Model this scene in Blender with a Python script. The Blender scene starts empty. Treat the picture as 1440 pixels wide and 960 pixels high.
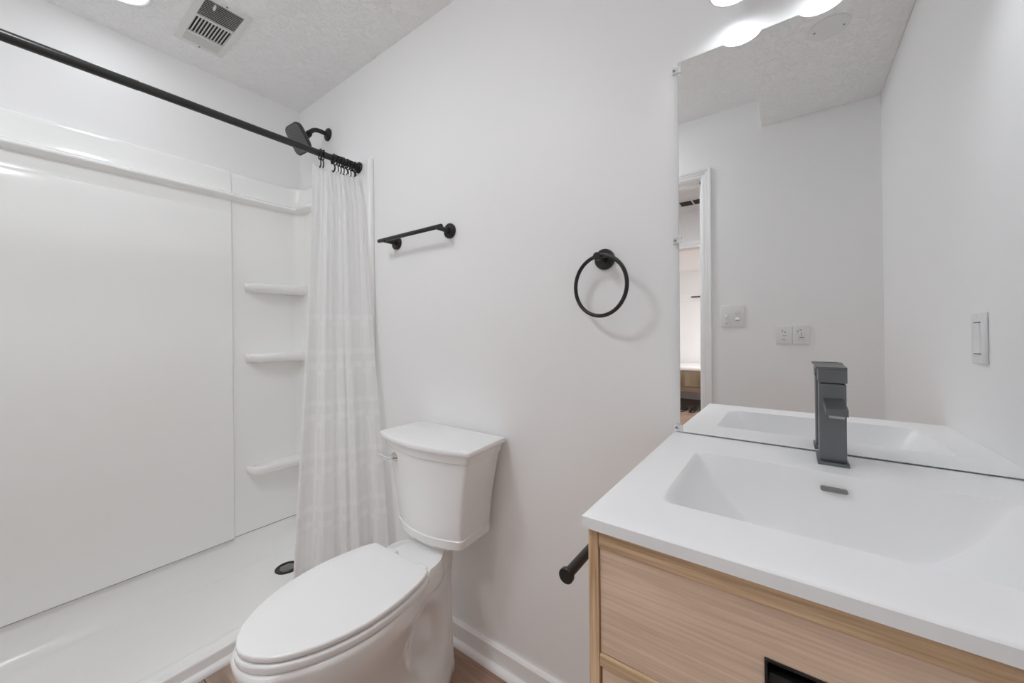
import bpy, bmesh, math, random
from mathutils import Vector, Matrix
random.seed(4)
S = bpy.context.scene
COL = S.collection
R = math.radians
PI = math.pi

# ------------------------------------------------------------------ camera, light, exposure
CAM = Vector((2.1585, -1.0, 1.130))
cd = bpy.data.cameras.new('camera')
cam = bpy.data.objects.new('camera', cd); COL.objects.link(cam)
cd.sensor_fit = 'HORIZONTAL'; cd.sensor_width = 36.0
cd.lens = 533.38 * 36.0 / 1440.0
cd.shift_y = -(480 - 464.78) / 1440.0
cd.clip_start = 0.02
yaw, roll = R(36.178), R(-0.5575)
fwd = Vector((-math.sin(yaw), math.cos(yaw), 0)); rt0 = Vector((math.cos(yaw), math.sin(yaw), 0)); up0 = Vector((0, 0, 1))
rt = math.cos(roll) * rt0 + math.sin(roll) * up0
up = -math.sin(roll) * rt0 + math.cos(roll) * up0
M4 = Matrix((rt, up, -fwd)).transposed().to_4x4(); M4.translation = CAM
cam.matrix_world = M4
S.camera = cam

S.view_settings.view_transform = 'Standard'
S.view_settings.look = 'None'
S.view_settings.gamma = 1.0
S.view_settings.use_curve_mapping = False
S.view_settings.exposure = 0.38
CAN_POWER = 9.5        # recessed light over the shower (emission strength)
BULB_POWER = 25.0       # each bulb of the vanity light
HALL_FILL_POWER = 36.0       # unseen lamp added on the hall ceiling for overall brightness
FAR_FILL_POWER = 38.0        # area light added to brighten the far room (watts)
ROOM_FILL_POWER = 25.0   # unseen ceiling lamp added to lift the bathroom's brightness

wd = bpy.data.worlds.new('world'); S.world = wd; wd.use_nodes = True
wd.node_tree.nodes['Background'].inputs[0].default_value = (0.9, 0.95, 1, 1)
wd.node_tree.nodes['Background'].inputs[1].default_value = 0.6
try:
    cy = S.cycles
    cy.max_bounces = 26; cy.diffuse_bounces = 22; cy.glossy_bounces = 8
    cy.transmission_bounces = 8; cy.transparent_max_bounces = 16
    cy.caustics_reflective = True; cy.caustics_refractive = False
    cy.sample_clamp_indirect = 4.0; cy.blur_glossy = 0.5
    cy.use_denoising = True
except Exception:
    pass

# ------------------------------------------------------------------ main measures (metres)
XR = 2.494      # right wall
YD = -1.330     # wall with the door
H = 2.336       # ceiling
HS = 2.190      # lowered ceiling on the right
XS = 2.050      # its side edge
ZC = 0.8785     # sink top
XV = 1.927      # left end of the sink top
DC = 0.526      # its depth

# ------------------------------------------------------------------ materials
def mat(name, col, rough=0.5, metal=0.0, spec=0.5, coat=0.0, build=None):
    m = bpy.data.materials.new(name); m.use_nodes = True
    nt = m.node_tree; b = nt.nodes['Principled BSDF']
    b.inputs['Base Color'].default_value = (*col, 1)
    b.inputs['Roughness'].default_value = rough
    b.inputs['Metallic'].default_value = metal
    b.inputs['Specular IOR Level'].default_value = spec
    b.inputs['Coat Weight'].default_value = coat
    b.inputs['Coat Roughness'].default_value = 0.05
    if build: build(nt, b)
    return m

def nd(nt, t, **kw):
    n = nt.nodes.new(t)
    for k, v in kw.items():
        if k.startswith('i_'):
            n.inputs[k[2:].replace('_', ' ')].default_value = v
        else:
            setattr(n, k, v)
    return n

def bump(scale, strength, dist=0.002, detail=3.0, stretch=(1, 1, 1)):
    def f(nt, b):
        tc = nd(nt, 'ShaderNodeTexCoord'); mp = nd(nt, 'ShaderNodeMapping')
        mp.inputs['Scale'].default_value = stretch
        n = nd(nt, 'ShaderNodeTexNoise', i_Scale=scale, i_Detail=detail)
        bp = nd(nt, 'ShaderNodeBump', i_Strength=strength, i_Distance=dist)
        nt.links.new(tc.outputs['Object'], mp.inputs[0]); nt.links.new(mp.outputs[0], n.inputs['Vector'])
        nt.links.new(n.outputs['Fac'], bp.inputs['Height']); nt.links.new(bp.outputs[0], b.inputs['Normal'])
    return f

def knockdown(nt, b):
    tc = nd(nt, 'ShaderNodeTexCoord')
    n1 = nd(nt, 'ShaderNodeTexNoise', i_Scale=55.0, i_Detail=5.0, i_Distortion=1.2)
    n2 = nd(nt, 'ShaderNodeTexNoise', i_Scale=12.0, i_Detail=2.0, i_Distortion=2.0)
    cr = nd(nt, 'ShaderNodeValToRGB'); cr.color_ramp.elements[0].position = 0.47; cr.color_ramp.elements[1].position = 0.62
    mx = nd(nt, 'ShaderNodeMath', operation='MULTIPLY')
    bp = nd(nt, 'ShaderNodeBump', i_Strength=0.62, i_Distance=0.009)
    for n in (n1, n2): nt.links.new(tc.outputs['Object'], n.inputs['Vector'])
    nt.links.new(n1.outputs['Fac'], cr.inputs[0]); nt.links.new(cr.outputs[0], mx.inputs[0]); nt.links.new(n2.outputs['Fac'], mx.inputs[1])
    nt.links.new(mx.outputs[0], bp.inputs['Height']); nt.links.new(bp.outputs[0], b.inputs['Normal'])

def wood(axis, dark, light, scale=1.0, rings=True):
    """grain along one axis of the object"""
    def f(nt, b):
        tc = nd(nt, 'ShaderNodeTexCoord'); mp = nd(nt, 'ShaderNodeMapping')
        s = [26.0 * scale] * 3; s[axis] = 1.6 * scale
        mp.inputs['Scale'].default_value = s
        n1 = nd(nt, 'ShaderNodeTexNoise', i_Scale=1.0, i_Detail=4.0, i_Distortion=0.6)
        mp2 = nd(nt, 'ShaderNodeMapping'); s2 = [260.0 * scale] * 3; s2[axis] = 7.0 * scale
        mp2.inputs['Scale'].default_value = s2
        n2 = nd(nt, 'ShaderNodeTexNoise', i_Scale=1.0, i_Detail=3.0)
        mul = nd(nt, 'ShaderNodeMath', operation='MULTIPLY'); mul.inputs[1].default_value = 5.0 if rings else 2.0
        fr = nd(nt, 'ShaderNodeMath', operation='FRACT')
        pp = nd(nt, 'ShaderNodeMath', operation='PINGPONG'); pp.inputs[1].default_value = 0.5
        a = nd(nt, 'ShaderNodeMath', operation='MULTIPLY_ADD'); a.inputs[1].default_value = 0.34
        h = nd(nt, 'ShaderNodeMath', operation='MULTIPLY'); h.inputs[1].default_value = 0.85
        cr = nd(nt, 'ShaderNodeValToRGB')
        cr.color_ramp.elements[0].position = 0.25; cr.color_ramp.elements[0].color = (*dark, 1)
        cr.color_ramp.elements[1].position = 0.72; cr.color_ramp.elements[1].color = (*light, 1)
        nt.links.new(tc.outputs['Object'], mp.inputs[0]); nt.links.new(tc.outputs['Object'], mp2.inputs[0])
        nt.links.new(mp.outputs[0], n1.inputs['Vector']); nt.links.new(mp2.outputs[0], n2.inputs['Vector'])
        nt.links.new(n1.outputs['Fac'], mul.inputs[0]); nt.links.new(mul.outputs[0], pp.inputs[0])
        nt.links.new(n2.outputs['Fac'], h.inputs[0])
        nt.links.new(pp.outputs[0], a.inputs[0]); nt.links.new(h.outputs[0], a.inputs[2])
        nt.links.new(a.outputs[0], cr.inputs[0]); nt.links.new(cr.outputs[0], b.inputs['Base Color'])
        bp = nd(nt, 'ShaderNodeBump', i_Strength=0.12, i_Distance=0.0005)
        nt.links.new(n2.outputs['Fac'], bp.inputs['Height']); nt.links.new(bp.outputs[0], b.inputs['Normal'])
    return f

def planks(nt, b):
    tc = nd(nt, 'ShaderNodeTexCoord')
    br = nd(nt, 'ShaderNodeTexBrick', offset=0.37)
    br.inputs['Scale'].default_value = 1.0
    br.inputs['Brick Width'].default_value = 0.9; br.inputs['Row Height'].default_value = 0.15
    br.inputs['Mortar Size'].default_value = 0.0012
    br.inputs['Color1'].default_value = (0.34, 0.225, 0.17, 1); br.inputs['Color2'].default_value = (0.42, 0.335, 0.28, 1)
    br.inputs['Mortar'].default_value = (0.03, 0.02, 0.015, 1)
    mp = nd(nt, 'ShaderNodeMapping'); mp.inputs['Scale'].default_value = (4, 45, 1)
    n = nd(nt, 'ShaderNodeTexNoise', i_Scale=1.0, i_Detail=6.0, i_Distortion=1.0)
    cr = nd(nt, 'ShaderNodeValToRGB')
    cr.color_ramp.elements[0].position = 0.3; cr.color_ramp.elements[0].color = (0.5, 0.43, 0.39, 1)
    cr.color_ramp.elements[1].position = 0.7; cr.color_ramp.elements[1].color = (1.25, 1.15, 1.1, 1)
    mx = nd(nt, 'ShaderNodeMix', data_type='RGBA', blend_type='MULTIPLY'); mx.inputs[0].default_value = 0.8
    nt.links.new(tc.outputs['Object'], br.inputs['Vector']); nt.links.new(tc.outputs['Object'], mp.inputs[0])
    nt.links.new(mp.outputs[0], n.inputs['Vector']); nt.links.new(n.outputs['Fac'], cr.inputs[0])
    nt.links.new(br.outputs['Color'], mx.inputs[6]); nt.links.new(cr.outputs[0], mx.inputs[7])
    nt.links.new(mx.outputs[2], b.inputs['Base Color'])

def emis(name, col, power):
    m = bpy.data.materials.new(name); m.use_nodes = True
    b = m.node_tree.nodes['Principled BSDF']
    b.inputs['Base Color'].default_value = (0.9, 0.9, 0.9, 1)
    b.inputs['Emission Color'].default_value = (*col, 1); b.inputs['Emission Strength'].default_value = power
    return m

def curtain_mat(name, opacity, pattern):
    m = bpy.data.materials.new(name); m.use_nodes = True
    nt = m.node_tree; out = nt.nodes['Material Output']; b = nt.nodes['Principled BSDF']; nt.nodes.remove(b)
    df = nd(nt, 'ShaderNodeBsdfDiffuse'); df.inputs[0].default_value = (0.95, 0.95, 0.95, 1)
    tl = nd(nt, 'ShaderNodeBsdfTranslucent'); tl.inputs[0].default_value = (0.95, 0.95, 0.95, 1)
    tr = nd(nt, 'ShaderNodeBsdfTransparent')
    m1 = nd(nt, 'ShaderNodeMixShader'); m1.inputs[0].default_value = 0.45
    m2 = nd(nt, 'ShaderNodeMixShader'); m2.inputs[0].default_value = opacity
    nt.links.new(df.outputs[0], m1.inputs[1]); nt.links.new(tl.outputs[0], m1.inputs[2])
    nt.links.new(tr.outputs[0], m2.inputs[1]); nt.links.new(m1.outputs[0], m2.inputs[2])
    nt.links.new(m2.outputs[0], out.inputs[0])
    if pattern:                                     # woven squares: denser, whiter thread
        uv = nd(nt, 'ShaderNodeUVMap'); sp = nd(nt, 'ShaderNodeSeparateXYZ'); nt.links.new(uv.outputs[0], sp.inputs[0])
        def M(op, a, b_=None, c=None):
            n = nd(nt, 'ShaderNodeMath', operation=op)
            for i, v in enumerate((a, b_, c)):
                if v is None: continue
                if isinstance(v, (int, float)): n.inputs[i].default_value = v
                else: nt.links.new(v, n.inputs[i])
            return n.outputs[0]
        def cell(o, size, off):
            return M('ABSOLUTE', M('SUBTRACT', M('FRACT', M('ADD', M('DIVIDE', o, size), off)), 0.5))
        ux, uy = cell(sp.outputs[0], 0.20, 0.0), cell(sp.outputs[1], 0.20, 0.0)
        d1 = M('MAXIMUM', ux, uy)
        r1 = M('MULTIPLY', M('GREATER_THAN', d1, 0.30), M('LESS_THAN', d1, 0.42))
        vx, vy = cell(sp.outputs[0], 0.20, 0.42), cell(sp.outputs[1], 0.20, 0.42)
        d2 = M('MAXIMUM', vx, vy)
        r2 = M('MULTIPLY', M('GREATER_THAN', d2, 0.16), M('LESS_THAN', d2, 0.26))
        lim = M('GREATER_THAN', sp.outputs[1], 0.62)      # the pattern starts a third of the way down
        pt = M('MULTIPLY', M('MAXIMUM', r1, r2), lim)
        nt.links.new(M('MULTIPLY_ADD', pt, 0.97 - opacity, opacity), m2.inputs[0])
        nt.links.new(M('MULTIPLY_ADD', pt, -0.12, 0.45), m1.inputs[0])
    return m

WALL = mat('wall_paint', (0.885, 0.886, 0.888), 0.45, spec=0.35, build=bump(180, 0.06, 0.001))
CEIL = mat('ceiling_texture', (0.93, 0.93, 0.928), 0.7, spec=0.2, build=knockdown)
TRIM = mat('trim_paint', (0.91, 0.91, 0.91), 0.35)
ACR = mat('shower_acrylic', (0.93, 0.932, 0.920), 0.16, spec=0.5, build=bump(6, 0.02, 0.004, 1.0))
PANM = mat('pan_acrylic', (0.935, 0.935, 0.928), 0.22, spec=0.5)
PORC = mat('porcelain', (0.87, 0.87, 0.87), 0.09, spec=0.5, coat=0.3)
SEATM = mat('seat_plastic', (0.87, 0.87, 0.873), 0.2, spec=0.5)
TOPM = mat('sink_resin', (0.87, 0.87, 0.873), 0.38, spec=0.4)
BLACK = mat('black_metal', (0.022, 0.021, 0.02), 0.36, metal=0.25, spec=0.5, build=bump(300, 0.03, 0.0003))
BRONZE = mat('rod_black', (0.035, 0.035, 0.034), 0.28, metal=0.4)
GUN = mat('gunmetal', (0.17, 0.178, 0.185), 0.38, metal=0.85, build=bump(200, 0.02, 0.0003))
GREYHEAD = mat('shower_head_face', (0.10, 0.10, 0.10), 0.4, metal=0.3)
CHROME = mat('chrome', (0.85, 0.85, 0.86), 0.07, metal=1.0)
DARKST = mat('strainer_dark', (0.03, 0.03, 0.03), 0.35, metal=0.6)
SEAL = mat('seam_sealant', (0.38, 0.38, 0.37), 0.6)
STEEL = mat('strainer_steel', (0.45, 0.45, 0.44), 0.3, metal=0.9)
OAKX = mat('oak_front', (0.5, 0.33, 0.2), 0.5, spec=0.3, build=wood(0, (0.58, 0.42, 0.305), (0.80, 0.60, 0.455)))
OAKRX = mat('oak_rail', (0.5, 0.33, 0.2), 0.5, spec=0.3, build=wood(0, (0.40, 0.25, 0.14), (0.82, 0.60, 0.39), 1.0))
OAKZ = mat('oak_side', (0.5, 0.33, 0.2), 0.5, spec=0.3, build=wood(2, (0.38, 0.23, 0.125), (0.76, 0.54, 0.34), 1.0))
FLOORM = mat('plank_floor', (0.3, 0.2, 0.14), 0.42, build=planks)
MIRM = mat('mirror_silver', (0.95, 0.955, 0.955), 0.0, metal=1.0)
MEDGE = mat('mirror_edge', (0.62, 0.66, 0.65), 0.2, spec=0.5)
PLAST = mat('white_plastic', (0.80, 0.80, 0.80), 0.3)
VENTM = mat('vent_enamel', (0.74, 0.74, 0.72), 0.4)
VOID = mat('duct_dark', (0.035, 0.034, 0.03), 0.8)
MARK = mat('dark_marking', (0.05, 0.05, 0.05), 0.5)
SCREW = mat('screw_steel', (0.25, 0.25, 0.24), 0.35, metal=0.8)
BEIGE = mat('beige_cloth', (0.47, 0.38, 0.27), 0.9, build=bump(25, 0.3, 0.01))
SHEET = mat('white_sheet', (0.82, 0.82, 0.82), 0.9)
BROWN = mat('bed_wood', (0.23, 0.16, 0.11), 0.5)
SHOEM = mat('black_leather', (0.015, 0.015, 0.015), 0.35)
CURT = curtain_mat('curtain_sheer', 0.93, True)
LINER = curtain_mat('liner_vinyl', 0.85, False)
m = bpy.data.materials.new('frosted_glass'); m.use_nodes = True; FROST = m
_n = m.node_tree; _b = _n.nodes['Principled BSDF']; _t = nd(_n, 'ShaderNodeBsdfTranslucent'); _x = nd(_n, 'ShaderNodeMixShader'); _x.inputs[0].default_value = 0.12
_b.inputs['Base Color'].default_value = (0.85, 0.85, 0.85, 1); _b.inputs['Roughness'].default_value = 0.25; _t.inputs[0].default_value = (0.8, 0.8, 0.8, 1)
_n.links.new(_b.outputs[0], _x.inputs[1]); _n.links.new(_t.outputs[0], _x.inputs[2]); _n.links.new(_x.outputs[0], _n.nodes['Material Output'].inputs[0])
m = bpy.data.materials.new('clear_plastic'); m.use_nodes = True; CLEAR = m
_n = m.node_tree; _b = _n.nodes['Principled BSDF']; _b.inputs['Base Color'].default_value = (0.92, 0.93, 0.94, 1); _b.inputs['Roughness'].default_value = 0.12
_t = nd(_n, 'ShaderNodeBsdfTransparent'); _x = nd(_n, 'ShaderNodeMixShader'); _x.inputs[0].default_value = 0.45
_n.links.new(_t.outputs[0], _x.inputs[1]); _n.links.new(_b.outputs[0], _x.inputs[2]); _n.links.new(_x.outputs[0], _n.nodes['Material Output'].inputs[0])
CANM = emis('can_lens', (0.95, 0.985, 1.025), CAN_POWER)
BULBM = emis('bulb_glow', (0.95, 0.985, 1.025), BULB_POWER)
HFILLM = emis('hall_fill_lens', (0.95, 0.985, 1.025), HALL_FILL_POWER)
RFILLM = emis('room_fill_lens', (0.95, 0.985, 1.025), ROOM_FILL_POWER)

# ------------------------------------------------------------------ mesh helpers (all shapes are given in world metres)
def bx(bm, a, b, bev=0.0, seg=2):
    c = [(a[i] + b[i]) / 2 for i in range(3)]; s = [abs(b[i] - a[i]) for i in range(3)]
    r = bmesh.ops.create_cube(bm, size=1.0)
    bmesh.ops.scale(bm, vec=s, verts=r['verts']); bmesh.ops.translate(bm, vec=c, verts=r['verts'])
    if bev > 0:
        es = {e for v in r['verts'] for e in v.link_edges}
        bmesh.ops.bevel(bm, geom=list(es), offset=min(bev, min(s) * 0.49), segments=seg, profile=0.5, affect='EDGES')
    return bm

def tube(bm, pts, rad, n=16, cap=True, closed=False):
    """round tube along points; rad a number or a list"""
    P = [Vector(p) for p in pts]; k = len(P)
    rr = rad if isinstance(rad, (list, tuple)) else [rad] * k
    rings = []; prev = None
    for i in range(k):
        if closed: d = P[(i + 1) % k] - P[i - 1]
        elif i == 0: d = P[1] - P[0]
        elif i == k - 1: d = P[-1] - P[-2]
        else: d = (P[i + 1] - P[i]).normalized() + (P[i] - P[i - 1]).normalized()
        d = d.normalized() if d.length > 1e-9 else Vector((0, 0, 1))
        if prev is None:
            a = Vector((0, 0, 1)) if abs(d.z) < 0.9 else Vector((1, 0, 0))
            u = d.cross(a).normalized()
        else:
            u = (prev - d * prev.dot(d)).normalized()
        prev = u; v = d.cross(u)
        rings.append([bm.verts.new(P[i] + rr[i] * (math.cos(2 * PI * j / n) * u + math.sin(2 * PI * j / n) * v)) for j in range(n)])
    m_ = k if closed else k - 1
    for i in range(m_):
        A, B = rings[i], rings[(i + 1) % k]
        for j in range(n):
            bm.faces.new((A[j], A[(j + 1) % n], B[(j + 1) % n], B[j]))
    if cap and not closed:
        bm.faces.new(rings[0][::-1]); bm.faces.new(rings[-1])
    return bm

def lathe(bm, origin, axis, prof, n=32):
    """prof: (distance along axis, radius) pairs"""
    o = Vector(origin); d = Vector(axis).normalized()
    return tube(bm, [o + d * p[0] for p in prof], [max(p[1], 1e-4) for p in prof], n) if False else _lathe(bm, o, d, prof, n)

def _lathe(bm, o, d, prof, n):
    a = Vector((0, 0, 1)) if abs(d.z) < 0.9 else Vector((1, 0, 0))
    u = d.cross(a).normalized(); v = d.cross(u); rings = []
    for t, r in prof:
        if r <= 1e-6: rings.append([bm.verts.new(o + d * t)])
        else: rings.append([bm.verts.new(o + d * t + r * (math.cos(2 * PI * j / n) * u + math.sin(2 * PI * j / n) * v)) for j in range(n)])
    for A, B in zip(rings, rings[1:]):
        for j in range(n):
            k = (j + 1) % n
            if len(A) == 1 and len(B) == 1: continue
            if len(A) == 1: bm.faces.new((A[0], B[k], B[j]))
            elif len(B) == 1: bm.faces.new((A[j], A[k], B[0]))
            else: bm.faces.new((A[j], A[k], B[k], B[j]))
    for rg in (rings[0], rings[-1]):
        if len(rg) > 1: bm.faces.new(rg)
    return bm

def loft(bm, loops, cap=True):
    rings = [[bm.verts.new(p) for p in lp] for lp in loops]; n = len(rings[0])
    for A, B in zip(rings, rings[1:]):
        for j in range(n):
            bm.faces.new((A[j], A[(j + 1) % n], B[(j + 1) % n], B[j]))
    if cap:
        bm.faces.new(rings[0][::-1]); bm.faces.new(rings[-1])
    return bm

def prism(bm, poly, axis, a, b):
    """extrude a 2D outline along axis ('x','y','z') from a to b"""
    def P(q, t):
        return {'x': (t, q[0], q[1]), 'y': (q[0], t, q[1]), 'z': (q[0], q[1], t)}[axis]
    return loft(bm, [[P(q, a) for q in poly], [P(q, b) for q in poly]])

def grid(bm, f, nu, nv, uvf=None):
    V = [[bm.verts.new(f(i / nu, j / nv)) for j in range(nv + 1)] for i in range(nu + 1)]
    uvl = bm.loops.layers.uv.new('UVMap') if uvf else None
    for i in range(nu):
        for j in range(nv):
            fc = bm.faces.new((V[i][j], V[i + 1][j], V[i + 1][j + 1], V[i][j + 1]))
            if uvl:
                for lp, (a, b) in zip(fc.loops, ((i, j), (i + 1, j), (i + 1, j + 1), (i, j + 1))):
                    lp[uvl].uv = uvf(a / nu, b / nv)
    return V

def wpos(o):
    p = Vector((0, 0, 0))
    while o is not None:
        p += o.location; o = o.parent
    return p

def obj(name, bm, m, parent=None, loc=None, smooth=35, label=None, fix=True):
    """link a bmesh (world coordinates) as one mesh object whose origin is loc"""
    base = wpos(parent) if parent else Vector(loc or (0, 0, 0))
    org = base if parent else Vector(loc or (0, 0, 0))
    bmesh.ops.translate(bm, vec=-org, verts=bm.verts)
    if fix: bmesh.ops.recalc_face_normals(bm, faces=bm.faces)
    me = bpy.data.meshes.new(name); bm.to_mesh(me); bm.free()
    for q in (m if isinstance(m, (list, tuple)) else [m]): me.materials.append(q)
    if smooth:
        for p in me.polygons: p.use_smooth = True
        me.set_sharp_from_angle(angle=R(smooth))
    o = bpy.data.objects.new(name, me); COL.objects.link(o)
    if parent: o.parent = parent
    else: o.location = org
    if label: o['label'] = label
    return o

def thing(name, label, cat, loc, group=None):
    o = bpy.data.objects.new(name, None); o.empty_display_size = 0.05; COL.objects.link(o)
    o.location = loc; o['label'] = label; o['category'] = cat
    if group: o['group'] = group
    return o

def tag(o, label, cat, group=None):
    o['label'] = label; o['category'] = cat
    if group: o['group'] = group
    return o

def struct(name, bm, m, loc=(0, 0, 0), smooth=35, parent=None):
    o = obj(name, bm, m, parent, loc, smooth); o['kind'] = 'structure'
    return o

def B(): return bmesh.new()

def arc(c, r, a0, a1, n, ax=0, ay=1, base=(0, 0, 0)):
    out = []
    for i in range(n + 1):
        t = a0 + (a1 - a0) * i / n; p = list(base); p[ax] = c[0] + r * math.cos(t); p[ay] = c[1] + r * math.sin(t); out.append(tuple(p))
    return out

def sstep(a, b, x):
    t = min(1.0, max(0.0, (x - a) / (b - a))); return t * t * (3 - 2 * t)

def lerp(tab, x):
    if x <= tab[0][0]: return tab[0][1]
    for (a, fa), (b, fb) in zip(tab, tab[1:]):
        if x <= b: return fa + (fb - fa) * (x - a) / (b - a)
    return tab[-1][1]

def smooth_tab(tab, x):
    """Catmull-Rom through a table"""
    n = len(tab)
    if x <= tab[0][0]: return tab[0][1]
    if x >= tab[-1][0]: return tab[-1][1]
    for i in range(n - 1):
        if x <= tab[i + 1][0]:
            x0, y0 = tab[i]; x1, y1 = tab[i + 1]; h = x1 - x0; t = (x - x0) / h
            m0 = (y1 - tab[i - 1][1]) / (x1 - tab[i - 1][0]) if i > 0 else (y1 - y0) / h
            m1 = (tab[i + 2][1] - y0) / (tab[i + 2][0] - x0) if i + 2 < n else (y1 - y0) / h
            return ((2*t**3 - 3*t*t + 1) * y0 + (t**3 - 2*t*t + t) * h * m0 + (-2*t**3 + 3*t*t) * y1 + (t**3 - t*t) * h * m1)

# ------------------------------------------------------------------ the room
struct('floor', bx(B(), (-0.8, -6.7, -0.1), (XR + 0.6, 0.1, 0.0)), FLOORM)
b = B()
bx(b, (-0.1, YD, H), (XS + 0.02, 0.0, H + 0.1))
bx(b, (XS, YD, HS), (XR, 0.0, H + 0.1), 0.004)
struct('ceiling', b, CEIL)
struct('wall_left', bx(B(), (-0.1, YD - 0.11, 0), (0, 0.1, H + 0.1)), WALL)
struct('wall_back', bx(B(), (0, 0, 0), (XR, 0.1, H + 0.1)), WALL)
struct('wall_right', bx(B(), (XR, YD - 0.11, 0), (XR + 0.1, 0.1, H + 0.1)), WALL)
DX0, DX1, DZ = 1.02, 1.767, 1.99
b = B(); y0, y1 = YD - 0.11, YD
bx(b, (0, y0, 0), (DX0 - 0.02, y1, H + 0.1)); bx(b, (DX1 + 0.02, y0, 0), (XR, y1, H + 0.1)); bx(b, (DX0 - 0.02, y0, DZ + 0.02), (DX1 + 0.02, y1, H + 0.1))
struct('wall_front', b, WALL)
# door lining and casing on the bathroom side
b = B()
bx(b, (DX0 - 0.02, y0 - 0.001, 0), (DX0, y1 + 0.001, DZ + 0.02)); bx(b, (DX1, y0 - 0.001, 0), (DX1 + 0.02, y1 + 0.001, DZ + 0.02)); bx(b, (DX0, y0 - 0.001, DZ), (DX1, y1 + 0.001, DZ + 0.02))
bx(b, (DX1 - 0.012, y0 + 0.03, 0), (DX1, y0 + 0.07, DZ)); bx(b, (DX0, y0 + 0.03, DZ - 0.012), (DX1, y0 + 0.07, DZ))
def casing(b, ya, yb):
    for k, (w0, w1, t) in enumerate(((0.006, 0.022, 0.7), (0.022, 0.036, 0.85), (0.036, 0.052, 1.0))):
        yy = ya + (yb - ya) * t
        lo, hi = min(ya, yy), max(ya, yy)
        bx(b, (DX1 + w0, lo, 0), (DX1 + w1, hi, DZ + w1), 0.002); bx(b, (DX0 - w1, lo, 0), (DX0 - w0, hi, DZ + w1), 0.002)
        bx(b, (DX0 - w0, lo, DZ + w0), (DX1 + w0, hi, DZ + w1), 0.002)
casing(b, y1, y1 + 0.011)
struct('trim_1', b, TRIM)
# baseboards with a quarter-round shoe
def base_prof(t=0.0143, h=0.074, s=0.018):
    q = [(0, 0), (t + s, 0)] + [(t + s * math.cos(a), s * math.sin(a)) for a in [R(x) for x in range(10, 91, 10)]] + [(t, h - 0.006), (t - 0.005, h), (0, h)]
    return q
struct('baseboard_back', prism(B(), [(-p[0], p[1]) for p in base_prof()], 'x', 0.684, 1.928), TRIM)
struct('baseboard_front', prism(B(), [(YD + p[0], p[1]) for p in base_prof()], 'x', DX1 + 0.053, XR), TRIM)
struct('baseboard_right', prism(B(), [(XR - p[0], p[1]) for p in base_prof()], 'y', YD + 0.034, -0.55), TRIM)
b = B()   # quarter round along the shower kerb
prism(b, [(0.5835, 0)] + [(0.5835 + 0.019 * math.cos(R(x)), 0.019 * math.sin(R(x))) for x in range(0, 91, 10)], 'y', YD + 0.001, -0.033)
struct('trim_2', b, TRIM)

# ------------------------------------------------------------------ hall and room seen through the door in the mirror
b = B()
bx(b, (-0.1, -3.0, H), (XR + 0.5, YD - 0.11, H + 0.1)); bx(b, (-0.8, -6.7, H), (XR + 0.6, -3.1, H + 0.1))
struct('ceiling_hall', b, CEIL)
HX0, HX1 = 0.75, 1.62
b = B()
bx(b, (-0.8, -3.1, 0), (HX0, -3.0, H + 0.1)); bx(b, (HX1, -3.1, 0), (XR + 0.6, -3.0, H + 0.1)); bx(b, (HX0, -3.1, 1.985), (HX1, -3.0, H + 0.1))
struct('wall_hall', b, WALL)
b = B()
for k, (w0, w1, t) in enumerate(((0.0, 0.03, 0.010), (0.03, 0.06, 0.016))):
    bx(b, (HX1 + w0, -3.0, 0), (HX1 + w1, -3.0 + t, 1.985 + w1)); bx(b, (HX0 - w1, -3.0, 0), (HX0 - w0, -3.0 + t, 1.985 + w1)); bx(b, (HX0 - w0, -3.0, 1.985 + w0), (HX1 + w0, -3.0 + t, 1.985 + w1))
struct('trim_3', b, TRIM)
struct('wall_far', bx(B(), (-0.8, -6.7, 0), (XR + 0.6, -6.6, H + 0.1)), WALL)
b = B(); bx(b, (XR + 0.5, -6.6, 0), (XR + 0.6, YD - 0.11, H + 0.1)); struct('wall_hall_right', b, WALL)
b = B(); bx(b, (-0.8, -6.6, 0), (-0.7, -3.1, H + 0.1)); bx(b, (-0.2, -3.0, 0), (-0.1, YD - 0.11, H + 0.1)); struct('wall_hall_left', b, WALL)
# hall air grille
v = thing('hall_air_grille', 'dark slotted grille on the hall ceiling seen through the doorway in the mirror', 'vent', (1.55, -2.71, H - 0.008))
b = B(); bx(b, (1.345, -2.79, H - 0.008), (1.75, -2.63, H), 0.002); obj('frame', b, VENTM, v)
b = B(); bx(b, (1.365, -2.77, H - 0.0095), (1.462, -2.65, H - 0.0081)); bx(b, (1.476, -2.77, H - 0.0095), (1.73, -2.65, H - 0.0081)); obj('grille_opening', b, VOID, v)
# added hall lamp, out of view, fills the bathroom through the doorway
l = thing('hall_fill_light', 'unseen round fill light added on the hall ceiling beyond the doorway', 'ceiling light', (1.35, -1.80, H))
obj('rim', lathe(B(), (1.35, -1.80, H), (0, 0, -1), [(0, 0.165), (0.012, 0.165), (0.014, 0.150), (0.006, 0.145)]), PLAST, l)
obj('lens', lathe(B(), (1.35, -1.80, H - 0.003), (0, 0, -1), [(0, 0.145), (0.006, 0.144), (0.008, 0.0)]), HFILLM, l)
ld = bpy.data.lights.new('far_room_fill', 'AREA'); ld.shape = 'RECTANGLE'; ld.size = 0.9; ld.size_y = 1.6; ld.energy = FAR_FILL_POWER  # added fill for the far room, stands for no known lamp
lo = bpy.data.objects.new('far_room_fill', ld); COL.objects.link(lo); lo.location = (2.3, -4.8, H - 0.01)
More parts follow.
